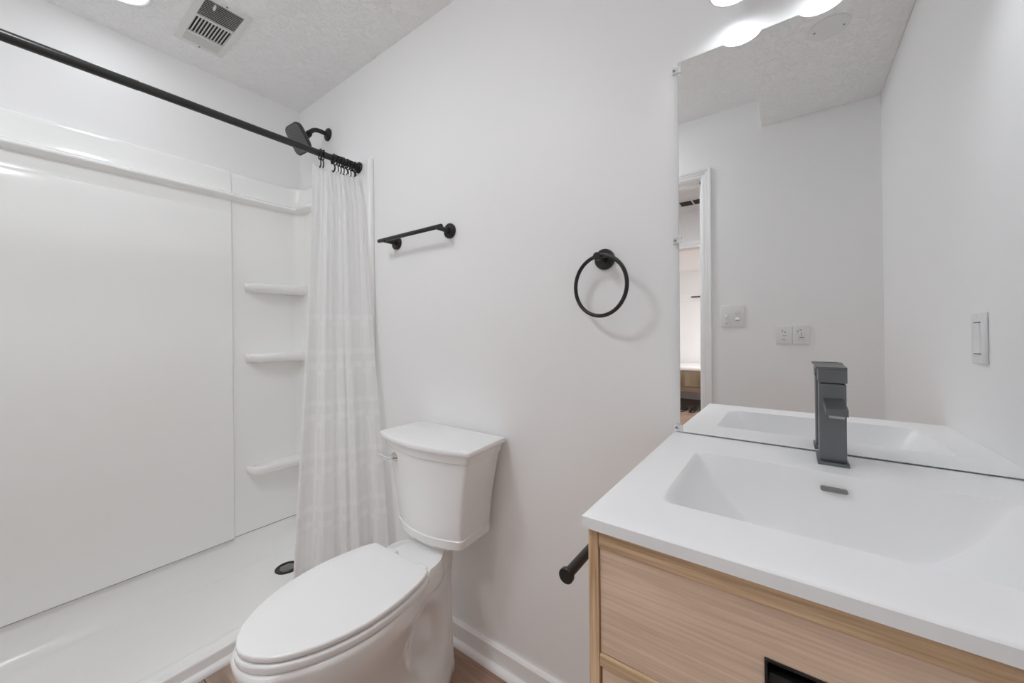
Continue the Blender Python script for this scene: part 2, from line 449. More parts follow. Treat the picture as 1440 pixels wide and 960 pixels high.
# bed
bd = thing('bed', 'bed with white sheet and beige cover seen through the doorway in the mirror', 'bed', (0.7, -6.0, 0))
b = B(); bx(b, (-0.25, -6.55, 0.27), (1.75, -5.42, 0.36), 0.01)
obj('bed_frame', b, BROWN, bd)
for sx in (-0.2, 1.66):
    for sy in (-6.5, -5.5):
        obj('leg', bx(B(), (sx, sy, 0), (sx + 0.06, sy + 0.06, 0.275), 0.004), BROWN, bd)
obj('mattress', bx(B(), (-0.22, -6.53, 0.36), (1.72, -5.44, 0.60), 0.04, 4), SHEET, bd)
def cov(u, v_):
    x = -0.26 + 2.02 * u; t = v_
    w = 0.012 * math.sin(31 * x) + 0.008 * math.sin(53 * x + 1)
    return (x, -5.405 + w * (0.3 + t), 0.60 - 0.235 * t)
b = B(); grid(b, cov, 120, 10); bmesh.ops.solidify(b, geom=b.faces[:], thickness=0.008)
obj('bed_cover', b, BEIGE, bd)
b = B(); bx(b, (-0.24, -6.54, 0.60), (1.74, -5.41, 0.67), 0.03, 4); obj('sheet', b, SHEET, bd)
# shoes under the bed
def shoe(x, y, a):
    b = B(); lp = []
    for k in range(9):
        t = k / 8; L = -0.13 + 0.26 * t
        w = smooth_tab([(0, .02), (.15, .034), (.45, .032), (.75, .044), (.92, .036), (1, .012)], t)
        h = smooth_tab([(0, .05), (.15, .085), (.4, .08), (.65, .055), (.9, .035), (1, .02)], t)
        ring = []
        for j in range(14):
            q = 2 * PI * j / 14; px = w * math.cos(q); pz = h / 2 + h / 2 * math.sin(q)
            X = px * math.cos(a) - L * math.sin(a); Y = px * math.sin(a) + L * math.cos(a)
            ring.append((x + X, y + Y, max(pz, 0.0)))
        lp.append(ring)
    return obj('shoe', loft(b, lp), SHOEM, None, (x, y, 0))
for i, (x, y, a) in enumerate(((0.72, -5.28, 0.2), (0.84, -5.27, 0.3), (0.98, -5.30, 0.1), (1.10, -5.29, -0.1))):
    tag(shoe(x, y, a), 'black shoe on the plank floor in front of the bed, seen in the mirror', 'shoe', 'black shoes by the bed')
# rod and white drape on the far wall
t = thing('wardrobe_rod', 'black rod on a white board on the far wall, seen through the doorway', 'rod', (0.7, -6.5, 1.84))
obj('board', bx(B(), (0.0, -6.6, 1.80), (1.7, -6.575, 1.93), 0.003), TRIM, t)
obj('rod', tube(B(), [(0.72, -6.52, 1.865), (1.5, -6.52, 1.865)], 0.012), BLACK, t)
for x in (0.76, 1.45):
    obj('bracket', tube(B(), [(x, -6.58, 1.865), (x, -6.515, 1.865)], 0.008), BLACK, t)

# ------------------------------------------------------------------ shower: surround, pan
ZT = 1.902
def offs(z, y, x=0.0):
    o = lerp([(0.16, 0.020), (1.755, 0.020), (1.764, 0.024), (1.767, 0.044), (1.772, 0.058), (1.779, 0.060), (1.786, 0.052), (1.794, 0.032), (1.80, 0.027), (ZT - 0.006, 0.014), (ZT, 0.008)], z)
    o = min(o, 0.060 - 0.038 * sstep(0.14, 0.30, x)) if o > 0.022 else o
    c = sstep(-0.326, -0.333, y) if y > -0.7 else sstep(-1.001, -0.994, y)
    o += 0.009 * c
    o += 0.005 * c * (1 - sstep(1.690, 1.704, z))
    return o
path = []     # (point, inward normal, y used by the profile)
rc = 0.075
for i in range(13): path.append(((0.677 - (0.677 - rc) * i / 12, 0.0), (0, -1), 0.0))
for i in range(1, 9):
    a = PI / 2 * i / 8
    path.append(((rc - rc * math.sin(a), -rc + rc * math.cos(a)), (math.sin(a), -math.cos(a)), 0.0))
ys = [-0.10, -0.15, -0.2, -0.26, -0.31, -0.324] + [-0.326 - 0.001 * i for i in range(8)] + [-0.34, -0.4, -0.5, -0.6, -0.7, -0.8, -0.9, -0.98] + [-0.993 - 0.001 * i for i in range(10)] + [-1.05, -1.15, -1.24]
for y in ys: path.append(((0.0, y), (1, 0), y))
for i in range(1, 9):
    a = PI / 2 * i / 8
    path.append(((rc - rc * math.cos(a), YD + rc - rc * math.sin(a)), (math.cos(a), math.sin(a)), -2.0))
for i in range(1, 13): path.append(((rc + (0.677 - rc) * i / 12, YD), (0, 1), -2.0))
zs = [0.1606, 0.165, 0.3, 0.6, 0.9, 1.2, 1.5, 1.65, 1.692] + [1.694 + 0.001 * i for i in range(9)] + [1.72, 1.745, 1.755, 1.76, 1.766, 1.768, 1.770, 1.7725, 1.775, 1.778, 1.781, 1.7835, 1.786, 1.789, 1.792, 1.796, 1.80, 1.84, 1.88, ZT - 0.006, ZT - 0.003, ZT]
def panel(name, label, pts, loc):
    t = thing(name, label, 'shower panel', loc)
    b = B(); V = []
    for (p, n, y) in pts:
        V.append([b.verts.new((p[0] + n[0] * offs(z, y, p[0]), p[1] + n[1] * offs(z, y, p[0]), z)) for z in zs])
    for A, C in zip(V, V[1:]):
        for k in range(len(zs) - 1): b.faces.new((A[k], C[k], C[k + 1], A[k + 1]))
    W = []                                            # back skin so that the moulding has thickness
    for (p, n, y) in pts:
        W.append([b.verts.new((p[0] + n[0] * 0.001, p[1] + n[1] * 0.001, z)) for z in (zs[0], zs[-1])])
    for i in range(len(pts) - 1):
        b.faces.new((V[i][-1], V[i + 1][-1], W[i + 1][1], W[i][1])); b.faces.new((W[i][0], W[i + 1][0], V[i + 1][0], V[i][0]))
        b.faces.new((W[i][0], W[i][1], W[i + 1][1], W[i + 1][0]))
    for i in (0, len(pts) - 1):
        b.faces.new([W[i][0]] + [V[i][k] for k in range(len(zs))] + [W[i][1]])
    obj('moulded_sheet', b, ACR, t, smooth=50)
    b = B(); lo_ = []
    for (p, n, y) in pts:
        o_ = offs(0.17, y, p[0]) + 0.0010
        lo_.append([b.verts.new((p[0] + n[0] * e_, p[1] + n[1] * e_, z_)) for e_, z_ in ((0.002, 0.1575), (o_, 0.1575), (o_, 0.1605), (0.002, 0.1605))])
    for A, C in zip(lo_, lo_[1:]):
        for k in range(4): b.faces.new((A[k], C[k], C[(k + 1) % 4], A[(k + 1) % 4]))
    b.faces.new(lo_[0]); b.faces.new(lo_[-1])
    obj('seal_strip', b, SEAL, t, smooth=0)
    return t
i0 = 12; i1 = len(path) - 13
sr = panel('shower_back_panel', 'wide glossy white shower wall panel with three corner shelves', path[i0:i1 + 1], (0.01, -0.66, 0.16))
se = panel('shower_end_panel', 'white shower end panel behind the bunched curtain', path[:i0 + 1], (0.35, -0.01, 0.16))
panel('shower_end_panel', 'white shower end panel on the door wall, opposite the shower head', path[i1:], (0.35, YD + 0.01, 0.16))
# upright front flange of the surround on the toilet wall
obj('edge_flange', bx(B(), (0.650, -0.0225, 0.10), (0.679, -0.0005, ZT - 0.008), 0.006, 3), ACR, se)
def shelf(zt, depth=0.105, y0=-0.278):
    # plan outline: a tongue that grows out of the back panel and fills the corner
    pl = [(0.018, -0.018), (depth + 0.002, -0.018), (depth, -0.06), (depth - 0.004, y0 + 0.075)]
    for i in range(1, 9):
        a = PI / 2 * i / 8
        pl.append((0.034 + (depth - 0.038) * math.cos(a), y0 + 0.055 - 0.055 * math.sin(a)))
    pl += [(0.018, y0 + 0.001)]
    cx = sum(p[0] for p in pl) / len(pl); b = B(); lps = []
    def inset(d):
        out = []
        for i, p in enumerate(pl):
            a = Vector(pl[i - 1]); c = Vector(pl[(i + 1) % len(pl)]); tt = (c - a).normalized(); nn = Vector((-tt.y, tt.x))
            q = Vector(p) + nn * d
            if p[0] <= 0.0185: q.x = p[0]
            if p[1] >= -0.0185: q.y = p[1]
            out.append(q)
        return out
    sgn = 1 if sum(pl[i][0] * pl[(i + 1) % len(pl)][1] - pl[(i + 1) % len(pl)][0] * pl[i][1] for i in range(len(pl))) > 0 else -1
    th = 0.040
    for dz, d in ((-th - 0.006, 0.030), (-th, 0.016), (-th + 0.005, 0.007), (-th + 0.012, 0.002), (-0.018, 0.0), (-0.008, 0.002), (-0.003, 0.005), (0.0, 0.011), (-0.001, 0.017), (-0.006, 0.022), (-0.007, 0.030)):
        lps.append([(q.x, q.y, zt + dz) for q in inset(d * sgn)])
    return loft(b, lps)
for z in (1.374, 1.030, 0.484):
    obj('corner_shelf', shelf(z), ACR, sr, smooth=60)

pn = thing('shower_pan', 'low white shower pan with round dark drain and raised kerb', 'shower pan', (0.3, -0.66, 0))
def pan_z(x, y):
    """top surface of the pan"""
    zf = 0.030
    zl = 0.030
    e = x - 0.021                                    # cove against the back panel
    def cove(e, w=0.085, h=0.127):
        if e >= w: return 0.0
        t = 1 - e / w
        return h * (1 - math.sqrt(max(0.0, 1 - t * t))) if t < 0.985 else h * (1 - math.sqrt(1 - 0.985 ** 2)) + h * (t - 0.985) / 0.015 * math.sqrt(1 - 0.985 ** 2)
    z = zf + max(cove(e), cove(-0.021 - y), cove(y - (YD + 0.021)))
    k = lerp([(0.0, 0.0), (0.500, 0.0), (0.507, 0.003), (0.514, 0.014), (0.518, 0.026), (0.522, 0.031), (0.530, 0.0325), (0.536, 0.0300), (0.545, 0.0285), (0.570, 0.0285), (0.577, 0.0300), (0.581, 0.0280), (0.583, 0.024)], x)
    dr = math.hypot(x - 0.245, y + 0.19); z -= 0.004 * math.exp(-(dr / 0.16) ** 2)
    return max(z, zf - 0.006 + k) if x > 0.5 else z
xs = [0.021 + 0.0035 * i for i in range(23)] + [0.11, 0.15, 0.2, 0.25, 0.3, 0.35, 0.4, 0.45, 0.48, 0.50, 0.504, 0.507, 0.511, 0.514, 0.516, 0.518, 0.520, 0.522, 0.526, 0.530, 0.533, 0.536, 0.540, 0.545, 0.557, 0.570, 0.574, 0.577, 0.579, 0.581, 0.583]
yy_ = [-0.021 - 0.0035 * i for i in range(23)] + [-0.11, -0.14, -0.17, -0.2, -0.23, -0.27, -0.32, -0.4, -0.5, -0.6, -0.7, -0.8, -0.9, -1.0, -1.1, -1.2] + [YD + 0.021 + 0.0035 * i for i in range(22, -1, -1)]
b = B()
V = [[b.verts.new((x, y, pan_z(x, y))) for y in yy_] for x in xs]
Wb = [[b.verts.new((x, y, 0.0)) for y in (yy_[0], yy_[-1])] for x in (xs[0], xs[-1])]
for i in range(len(xs) - 1):
    for j in range(len(yy_) - 1): b.faces.new((V[i][j], V[i + 1][j], V[i + 1][j + 1], V[i][j + 1]))
b.faces.new([V[-1][j] for j in range(len(yy_))] + [Wb[1][1], Wb[1][0]])
b.faces.new([V[0][j] for j in range(len(yy_))][::-1] + [Wb[0][0], Wb[0][1]])
b.faces.new([V[i][0] for i in range(len(xs))][::-1] + [Wb[0][0], Wb[1][0]])
b.faces.new([V[i][-1] for i in range(len(xs))] + [Wb[1][1], Wb[0][1]])
b.faces.new((Wb[0][0], Wb[0][1], Wb[1][1], Wb[1][0]))
obj('basin', b, PANM, pn, smooth=50)
dz = pan_z(0.245, -0.19)
dr = obj('drain', lathe(B(), (0.245, -0.19, dz - 0.006), (0, 0, 1), [(0, 0.052), (0.008, 0.052), (0.0095, 0.049), (0.0095, 0.040), (0.0075, 0.037), (0.0075, 0.0)]), DARKST, pn)
b = B()
for i in range(-3, 4):
    L = math.sqrt(0.033 ** 2 - (i * 0.0085) ** 2)
    bx(b, (0.245 + i * 0.0085 - 0.0024, -0.19 - L, dz + 0.001), (0.245 + i * 0.0085 + 0.0024, -0.19 + L, dz + 0.0032), 0.0008)
obj('strainer', b, STEEL, dr)

# ------------------------------------------------------------------ shower head
sh = thing('showerhead', 'dark square shower head on a bent arm above the black rod', 'shower head', (0.297, 0, 2.122))
obj('flange', lathe(B(), (0.297, 0, 2.122), (0, -1, 0), [(0, 0.031), (0.006, 0.031), (0.011, 0.026), (0.016, 0.013), (0.017, 0.0)]), BLACK, sh)
pts = [(0.297, -0.005, 2.122), (0.297, -0.03, 2.123)]
pts += [(0.297, -0.045 - 0.055 * math.sin(a), 2.068 + 0.055 * math.cos(a)) for a in [R(x) for x in (0, 12, 24, 36, 48, 58)]]
p0 = Vector(pts[-1]); dirn = Vector((0, -math.cos(R(58)), -math.sin(R(58))))
pts.append(tuple(p0 + dirn * 0.008))
obj('arm', tube(B(), pts, 0.0105, 18), BLACK, sh)
p1 = p0 + dirn * 0.004
obj('collar', lathe(B(), p1, dirn, [(0, 0.0105), (0.001, 0.014), (0.014, 0.015), (0.016, 0.011), (0.024, 0.014), (0.026, 0.0)]), BLACK, sh)
nrm = Vector((0.10, -0.86, -0.50)).normalized()       # where the spray face looks
cen = Vector((0.297, -0.148, 2.042))
ux = Vector((1, 0, 0)); ux = (ux - nrm * ux.dot(nrm)).normalized(); uz = ux.cross(nrm); uz = uz if uz.z > 0 else -uz
def rrect(w, h, r, n=6):
    out = []
    for (sx, sz, a0) in ((1, 1, 0), (-1, 1, 90), (-1, -1, 180), (1, -1, 270)):
        for i in range(n + 1):
            a = R(a0 + 90 * i / n); out.append((sx * (w - r) + r * math.cos(a), sz * (h - r) + r * math.sin(a)))
    return out
def plate(c, n, u, v, secs):
    """stack of rounded rectangles along n: (t, half w, half h, radius)"""
    return loft(B(), [[c + n * t + u * q[0] + v * q[1] for q in rrect(w, h, r)] for (t, w, h, r) in secs])
hd = obj('spray_head', plate(cen, nrm, ux, uz, [(-0.034, 0.016, 0.016, 0.015), (-0.026, 0.02, 0.02, 0.018), (-0.022, 0.045, 0.050, 0.024), (-0.012, 0.056, 0.062, 0.028), (0.0, 0.059, 0.065, 0.028), (0.003, 0.057, 0.063, 0.027), (0.004, 0.054, 0.060, 0.026)]), BLACK, sh)
obj('spray_face', plate(cen, nrm, ux, uz, [(0.0035, 0.053, 0.059, 0.025), (0.005, 0.052, 0.058, 0.025), (0.0052, 0.05, 0.056, 0.024)]), GREYHEAD, hd, label='grey spray face')
b = B()
for ring, cnt in ((0.0, 1), (0.013, 6), (0.026, 11), (0.040, 16)):
    for k in range(cnt):
        a = 2 * PI * k / cnt + ring * 40
        q = cen + nrm * 0.005 + ux * ring * math.cos(a) + uz * ring * 1.12 * math.sin(a)
        _lathe(b, q, nrm, [(0, 0.0026), (0.0016, 0.002), (0.0018, 0.0)], 8)
nz = obj('nozzles', b, MARK, hd); nz['kind'] = 'stuff'

# ------------------------------------------------------------------ curtain rod, rings, curtain
XRD, ZRD = 0.594, 1.872
cr_ = thing('curtain_rod', 'black shower curtain rod from wall to wall across the shower opening', 'curtain rod', (XRD, -0.66, ZRD))
obj('rod', tube(B(), [(XRD, YD + 0.022, ZRD), (XRD, -0.74, ZRD)], 0.0142, 24), BRONZE, cr_)
obj('inner_rod', tube(B(), [(XRD, -0.75, ZRD), (XRD, -0.022, ZRD)], 0.0132, 24), BRONZE, cr_)
for s, y in ((1, -0.0190), (-1, YD + 0.0190)):
    obj('end_flange', lathe(B(), (XRD, y, ZRD), (0, -s, 0), [(0, 0.025), (0.005, 0.025), (0.008, 0.022), (0.010, 0.017), (0.017, 0.016), (0.018, 0.013), (0.018, 0.0)]), BRONZE, cr_)

ringY = [-0.196, -0.184, -0.140, -0.129, -0.117, -0.106, -0.095, -0.083, -0.070, -0.058, -0.046, -0.035]
proto = thing('curtain_ring', '', 'curtain ring', (XRD, 0, ZRD), 'black hooks of the shower curtain')
n = 22; pr = [(XRD + 0.0195 * math.cos(2 * PI * i / n), 0.0, ZRD - 0.004 + 0.0195 * math.sin(2 * PI * i / n)) for i in range(n)]
obj('ring', tube(B(), pr, 0.0024, 8, closed=True), BLACK, proto)
b = B()
for k in range(7):
    a = 2 * PI * k / 9 - 0.4
    bmesh.ops.create_uvsphere(b, u_segments=8, v_segments=6, radius=0.0042, matrix=Matrix.Translation((XRD + 0.0195 * math.cos(a), 0, ZRD - 0.004 + 0.0195 * math.sin(a))))
obj('roller_beads', b, BLACK, proto)
hk = [(XRD, 0.0, ZRD - 0.023), (XRD + 0.004, 0, ZRD - 0.030), (XRD + 0.008, 0, ZRD - 0.038), (XRD + 0.007, 0, ZRD - 0.047), (XRD + 0.001, 0, ZRD - 0.054), (XRD - 0.007, 0, ZRD - 0.056), (XRD - 0.012, 0, ZRD - 0.050)]
obj('hook', tube(B(), hk, 0.0024, 8), BLACK, proto)
RING_LABELS = ['black curtain hook nearest the middle of the rod', 'black curtain hook second from the middle of the rod']
ords = ['third', 'fourth', 'fifth', 'sixth', 'seventh', 'eighth', 'ninth', 'tenth', 'eleventh']
for i in range(2, 12):
    RING_LABELS.append('black curtain hook next to the rod end flange at the wall' if i == 11 else 'black curtain hook, %s along the rod counting towards the wall' % ords[i - 2])
kids = list(proto.children)
for i, y in enumerate(ringY):
    if i == 0: o = proto
    else:
        o = proto.copy(); COL.objects.link(o)
        for c in kids:
            d = c.copy(); COL.objects.link(d); d.parent = o
    o.location = (XRD, y, ZRD); o['label'] = RING_LABELS[i]
    o.rotation_euler = (0, random.uniform(-0.15, 0.35), random.uniform(-0.25, 0.25))

def curtain_point(u, v, amp=1.0, shift=0.0):
    """u across (0 = free edge, 1 = wall side), v from top to hem"""
    topx = 0.592 + 0.030 * sstep(0.55, 1.0, u); topy = -0.226 + 0.200 * u
    botx = 0.690 + 0.150 * u ** 1.1; boty = -0.370 + 0.328 * u
    k = v ** 1.15
    x = topx + (botx - topx) * k; y = topy + (boty - topy) * k
    x += 0.018 * sstep(0.0, 0.08, v) * (0.2 + 0.8 * u) * (1 - k)
    ph = 2 * PI * (u * 3.3 + 0.10 * math.sin(1.7 * v + 4 * u)) + 0.9
    a = (0.010 + 0.016 * v) * amp * sstep(0.0, 0.05, v + 0.02)
    top = 1 - sstep(0.0, 0.55, v)
    fold = a * math.sin(ph) + 0.22 * a * math.sin(2.6 * ph + 1.0 + 2 * v) + 0.005 * top * math.sin(2 * PI * u * 11 + 1)
    big = 0.026 * sstep(0.20, 0.75, v) * (sstep(0.36, 0.545, u) - 1.0 * sstep(0.545, 0.575, u))
    dx, dy = 0.80, -0.60                            # fold direction, out of the shower
    sag = 0.010 * (0.5 - 0.5 * math.cos(2 * PI * u * 5.5)) * (1 - sstep(0, 0.06, v))
    z = 1.822 - sag - (1.822 - 0.055) * v
    return (x + dx * (fold + big) + shift, min(y + dy * (fold + big) * 0.7, -0.040), z)
b = B(); grid(b, lambda u, v: curtain_point(u, v), 150, 110, lambda u, v: (u * 0.95, v * 1.77))
cu = obj('shower_curtain', b, CURT, None, (0.72, -0.2, 0.05), smooth=80, fix=False)
tag(cu, 'sheer white shower curtain with woven squares bunched beside the toilet', 'shower curtain')
b = B()
def liner_point(u, v):
    x = 0.560 + 0.014 * math.sin(9 * u) - 0.03 * v; y = -0.205 + 0.160 * u
    f = 0.008 * math.sin(2 * PI * u * 4.3 + 1)
    return (x + f, y, 1.82 - 1.74 * v)
grid(b, liner_point, 60, 30)
li = obj('shower_liner', b, LINER, None, (0.54, -0.12, 0.08), smooth=80, fix=False)
tag(li, 'plain white liner hanging inside the shower behind the sheer curtain', 'shower liner')

# ------------------------------------------------------------------ ceiling fittings
def recessed(x, y, z, lens, label, r=0.078, name='recessed_light'):
    t = thing(name, label, 'ceiling light', (x, y, z))
    obj('rim', lathe(B(), (x, y, z), (0, 0, -1), [(0, r + 0.012), (0.004, r + 0.012), (0.007, r + 0.004), (0.005, r - 0.002), (0.003, r - 0.003)], 48), PLAST, t)
    obj('lens', lathe(B(), (x, y, z - 0.0025), (0, 0, -1), [(0, r - 0.003), (0.003, r - 0.004), (0.0045, 0.0)], 48), lens, t)
    return t
recessed(0.300, -0.742, H, CANM, 'round recessed light in the ceiling above the shower')

rl = thing('room_fill_light', 'unseen round fill light added to the ceiling over the middle of the bathroom', 'ceiling light', (1.10, -1.06, H))  # added lamp for general brightness, hidden from camera and mirror
obj('rim', lathe(B(), (1.10, -1.06, H), (0, 0, -1), [(0, 0.165), (0.020, 0.165), (0.024, 0.158), (0.020, 0.150)], 48), PLAST, rl)
obj('lens', lathe(B(), (1.10, -1.06, H - 0.010), (0, 0, -1), [(0, 0.150), (0.014, 0.149), (0.030, 0.125), (0.042, 0.075), (0.046, 0.0)], 48), RFILLM, rl)

vt = thing('air_register', 'white louvred air register in the ceiling above the shower', 'vent', (0.338, -0.485, H))
vx0, vx1, vy0, vy1 = 0.166, 0.508, -0.566, -0.404
b = B()
f = 0.022
ix0, ix1, iy0, iy1 = vx0 + f, vx1 - f, vy0 + f, vy1 - f
z1 = H - 0.007
for (a, c) in (((vx0, vy0), (vx1, iy0)), ((vx0, iy1), (vx1, vy1)), ((vx0, iy0), (ix0, iy1)), ((ix1, iy0), (vx1, iy1))):
    bx(b, (a[0], a[1], z1), (c[0], c[1], H), 0.0)
ba, bb = ix0 + 0.062, ix0 + 0.182
for xx in (ba, bb): bx(b, (xx - 0.005, iy0, z1 - 0.001), (xx + 0.005, iy1, H - 0.001))
obj('frame', b, VENTM, vt)
obj('duct', bx(B(), (ix0, iy0, H - 0.0008), (ix1, iy1, H - 0.0002)), VOID, vt)
def vane(b, p, q, wdt, tilt, axis):
    """thin tilted blade from p to q"""
    c, s = math.cos(tilt), math.sin(tilt); hw = wdt / 2
    d = Vector((0, hw * c, hw * s)) if axis == 'x' else Vector((hw * c, 0, hw * s))
    nn = Vector((0, -s, c)) * 0.0006 if axis == 'x' else Vector((-s, 0, c)) * 0.0006
    P, Q = Vector(p), Vector(q)
    loft(b, [[P + d + nn, P - d + nn, P - d - nn, P + d - nn], [Q + d + nn, Q - d + nn, Q - d - nn, Q + d - nn]])
zm = H - 0.0045
for i in range(7):
    b = B(); x = ix0 + 0.004 + i * 0.0085
    vane(b, (x, iy0, zm), (x, iy1, zm), 0.0074, R(40), 'y'); obj('louvre', b, VENTM, vt)
for i in range(12):
    b = B(); y = iy0 + 0.002 + (iy1 - iy0 - 0.004) * i / 11
    vane(b, (ba + 0.005, y, zm), (bb - 0.005, y, zm), 0.0070, R(38), 'x'); obj('louvre', b, VENTM, vt)
for i in range(11):
    b = B(); x = bb + 0.010 + i * 0.0098
    vane(b, (x, iy0, zm), (x, iy1, zm), 0.0062, R(-42), 'y'); obj('louvre', b, VENTM, vt)
obj('lever', bx(B(), (ix1 - 0.035, iy0 + 0.028, H - 0.016), (ix1 - 0.012, iy0 + 0.034, H - 0.004), 0.002), VENTM, vt)
for x in (vx0 + 0.010, vx1 - 0.010):
    obj('screw', lathe(B(), (x, (vy0 + vy1) / 2, z1), (0, 0, -1), [(0, 0.004), (0.0015, 0.0034), (0.002, 0.0)], 12), SCREW, vt)

cp = thing('cover_plate', 'round white cover plate with two screws on the lowered ceiling, seen in the mirror', 'cover plate', (2.278, -0.720, HS))
obj('plate', lathe(B(), (2.278, -0.720, HS), (0, 0, -1), [(0, 0.057), (0.003, 0.057), (0.006, 0.053), (0.007, 0.045), (0.0075, 0.0)], 48), PLAST, cp)
for s in (-1, 1):
    obj('screw', lathe(B(), (2.278 + s * 0.040, -0.720 - s * 0.004, HS - 0.007), (0, 0, -1), [(0, 0.0035), (0.0012, 0.003), (0.0015, 0.0)], 12), SCREW, cp)

# ------------------------------------------------------------------ vanity light above the mirror
vl = thing('vanity_light', 'wall light bar with three white glass shades above the mirror', 'wall light', (2.222, 0, 1.99))
obj('back_plate', bx(B(), (2.06, -0.022, 1.955), (2.384, 0.0, 2.025), 0.006, 3), BLACK, vl)
for x in (2.070, 2.222, 2.374):
    obj('arm', tube(B(), [(x, -0.02, 1.99), (x, -0.055, 1.99), (x, -0.070, 1.985), (x, -0.077, 1.972), (x, -0.077, 1.955)], 0.008), BLACK, vl)
    hs = obj('shade', lathe(B(), (x, -0.077, 1.958), (0, 0, -1), [(0.0, 0.022), (0.004, 0.030), (0.02, 0.036), (0.112, 0.047), (0.114, 0.047), (0.114, 0.044), (0.110, 0.0435), (0.02, 0.033), (0.006, 0.027), (0.0045, 0.02)], 40), FROST, vl)
    obj('socket', lathe(B(), (x, -0.077, 1.960), (0, 0, -1), [(0, 0.018), (0.03, 0.016), (0.031, 0.0)], 24), PLAST, hs)
    obj('bulb', lathe(B(), (x, -0.077, 1.930), (0, 0, -1), [(0, 0.012), (0.010, 0.016), (0.024, 0.026), (0.037, 0.028), (0.051, 0.024), (0.060, 0.014), (0.064, 0.0)], 24), BULBM, hs)

# ------------------------------------------------------------------ towel bar, towel ring
BARZ = 1.500
tb = thing('towel_bar', 'black towel bar on two round plates above the toilet', 'towel bar', (0.99, 0, BARZ))
obj('bar', tube(B(), [(0.797, -0.062, BARZ + 0.003), (0.800, -0.062, BARZ + 0.003), (1.166, -0.062, BARZ + 0.003), (1.169, -0.062, BARZ + 0.003)], [0.0068, 0.008, 0.008, 0.0068], 20), BLACK, tb)
for x in (0.838, 1.150):
    pl_ = obj('mount_plate', lathe(B(), (x, 0, BARZ), (0, -1, 0), [(0, 0.0275), (0.008, 0.0275), (0.010, 0.0255), (0.010, 0.0)], 36), BLACK, tb)
    obj('post', lathe(B(), (x, -0.009, BARZ), (0, -1, 0), [(0, 0.0095), (0.045, 0.0085), (0.060, 0.0085), (0.061, 0.0)], 20), BLACK, pl_)
RX, RZ = 1.749, 1.324
tr_ = thing('towel_ring', 'black towel ring hanging from a round plate left of the mirror', 'towel ring', (RX, 0, RZ))
obj('mount_plate', lathe(B(), (RX, 0, RZ), (0, -1, 0), [(0, 0.0285), (0.008, 0.0285), (0.010, 0.0265), (0.010, 0.0)], 36), BLACK, tr_)
obj('post', lathe(B(), (RX + 0.002, -0.009, RZ), (0, -1, 0), [(0, 0.0085), (0.036, 0.0085), (0.037, 0.0105), (0.054, 0.0105), (0.055, 0.0095), (0.055, 0.0)], 24), BLACK, tr_)
rr = 0.0795; ang = R(-11); cx_, cz_ = RX + 0.006, RZ - rr + 0.002; n = 64
obj('ring', tube(B(), [(cx_ + rr * math.cos(2 * PI * i / n) * math.cos(ang), -0.053 + rr * math.cos(2 * PI * i / n) * math.sin(ang), cz_ + rr * math.sin(2 * PI * i / n)) for i in range(n)], 0.0052, 14, closed=True), BLACK, tr_)

# ------------------------------------------------------------------ toilet
TX = 1.196
tl = thing('toilet', 'white two-piece toilet with closed lid against the wall', 'toilet', (TX, -0.35, 0))
TT = [0, .06, .1, .2, .3, .45, .62, .8, .92, .98, 1.0]
LV = [  # z, back y, front y, half widths at TT
    (0.000, -0.078, -0.545, [.000, .052, .064, .088, .097, .102, .106, .100, .070, .034, 0]),
    (0.022, -0.078, -0.545, [.000, .052, .064, .088, .097, .102, .106, .100, .070, .034, 0]),
    (0.045, -0.080, -0.535, [.000, .050, .058, .078, .087, .094, .099, .094, .066, .032, 0]),
    (0.090, -0.082, -0.540, [.000, .049, .056, .070, .078, .087, .094, .090, .064, .032, 0]),
    (0.170, -0.084, -0.570, [.000, .049, .056, .069, .078, .090, .103, .098, .070, .035, 0]),
    (0.250, -0.084, -0.620, [.000, .049, .056, .072, .084, .107, .125, .115, .080, .040, 0]),
    (0.310, -0.083, -0.665, [.000, .049, .057, .079, .096, .130, .147, .131, .090, .045, 0]),
    (0.345, -0.080, -0.684, [.000, .050, .058, .086, .103, .143, .159, .139, .094, .047, 0]),
    (0.364, -0.078, -0.692, [.000, .051, .060, .098, .108, .150, .164, .141, .095, .047, 0]),
    (0.385, -0.078, -0.698, [.000, .051, .060, .101, .110, .152, .166, .142, .095, .047, 0]),
    (0.402, -0.078, -0.699, [.000, .051, .060, .101, .110, .152, .166, .142, .095, .047, 0]),
    (0.410, -0.080, -0.695, [.000, .049, .058, .098, .107, .148, .162, .139, .092, .045, 0]),
]
def lvl(z):
    yb = smooth_tab([(l[0], l[1]) for l in LV], z); yf = smooth_tab([(l[0], l[2]) for l in LV], z)
    hw = [max(0.0, smooth_tab([(l[0], l[3][k]) for l in LV], z)) for k in range(len(TT))]
    return yb, yf, hw
tsamp = [0, 0.004, 0.015, 0.035, 0.06] + [0.09 + 0.035 * i for i in range(23)] + [0.89, 0.915, 0.935, 0.953, 0.968, 0.980, 0.989, 0.995, 0.9987, 1.0]
def bowl_hw(t, hw):
    if t < 0.06:
        return hw[1] * math.sqrt(max(0, 1 - (1 - t / 0.06) ** 2.6)) if t > 0 else 0.0
    if t > 0.92:
        s = (t - 0.92) / 0.08; return hw[8] * math.sqrt(max(0.0, 1 - s ** 1.9))
    return smooth_tab(list(zip(TT[1:9], hw[1:9])), t)
loops = []
zz = sorted(set([0, 0.008, 0.016, 0.022, 0.030, 0.038, 0.046, 0.056, 0.068] + [0.08 + 0.0125 * i for i in range(22)] + [0.352, 0.358, 0.364, 0.370, 0.378, 0.388, 0.396, 0.402, 0.406, 0.409, 0.410]))
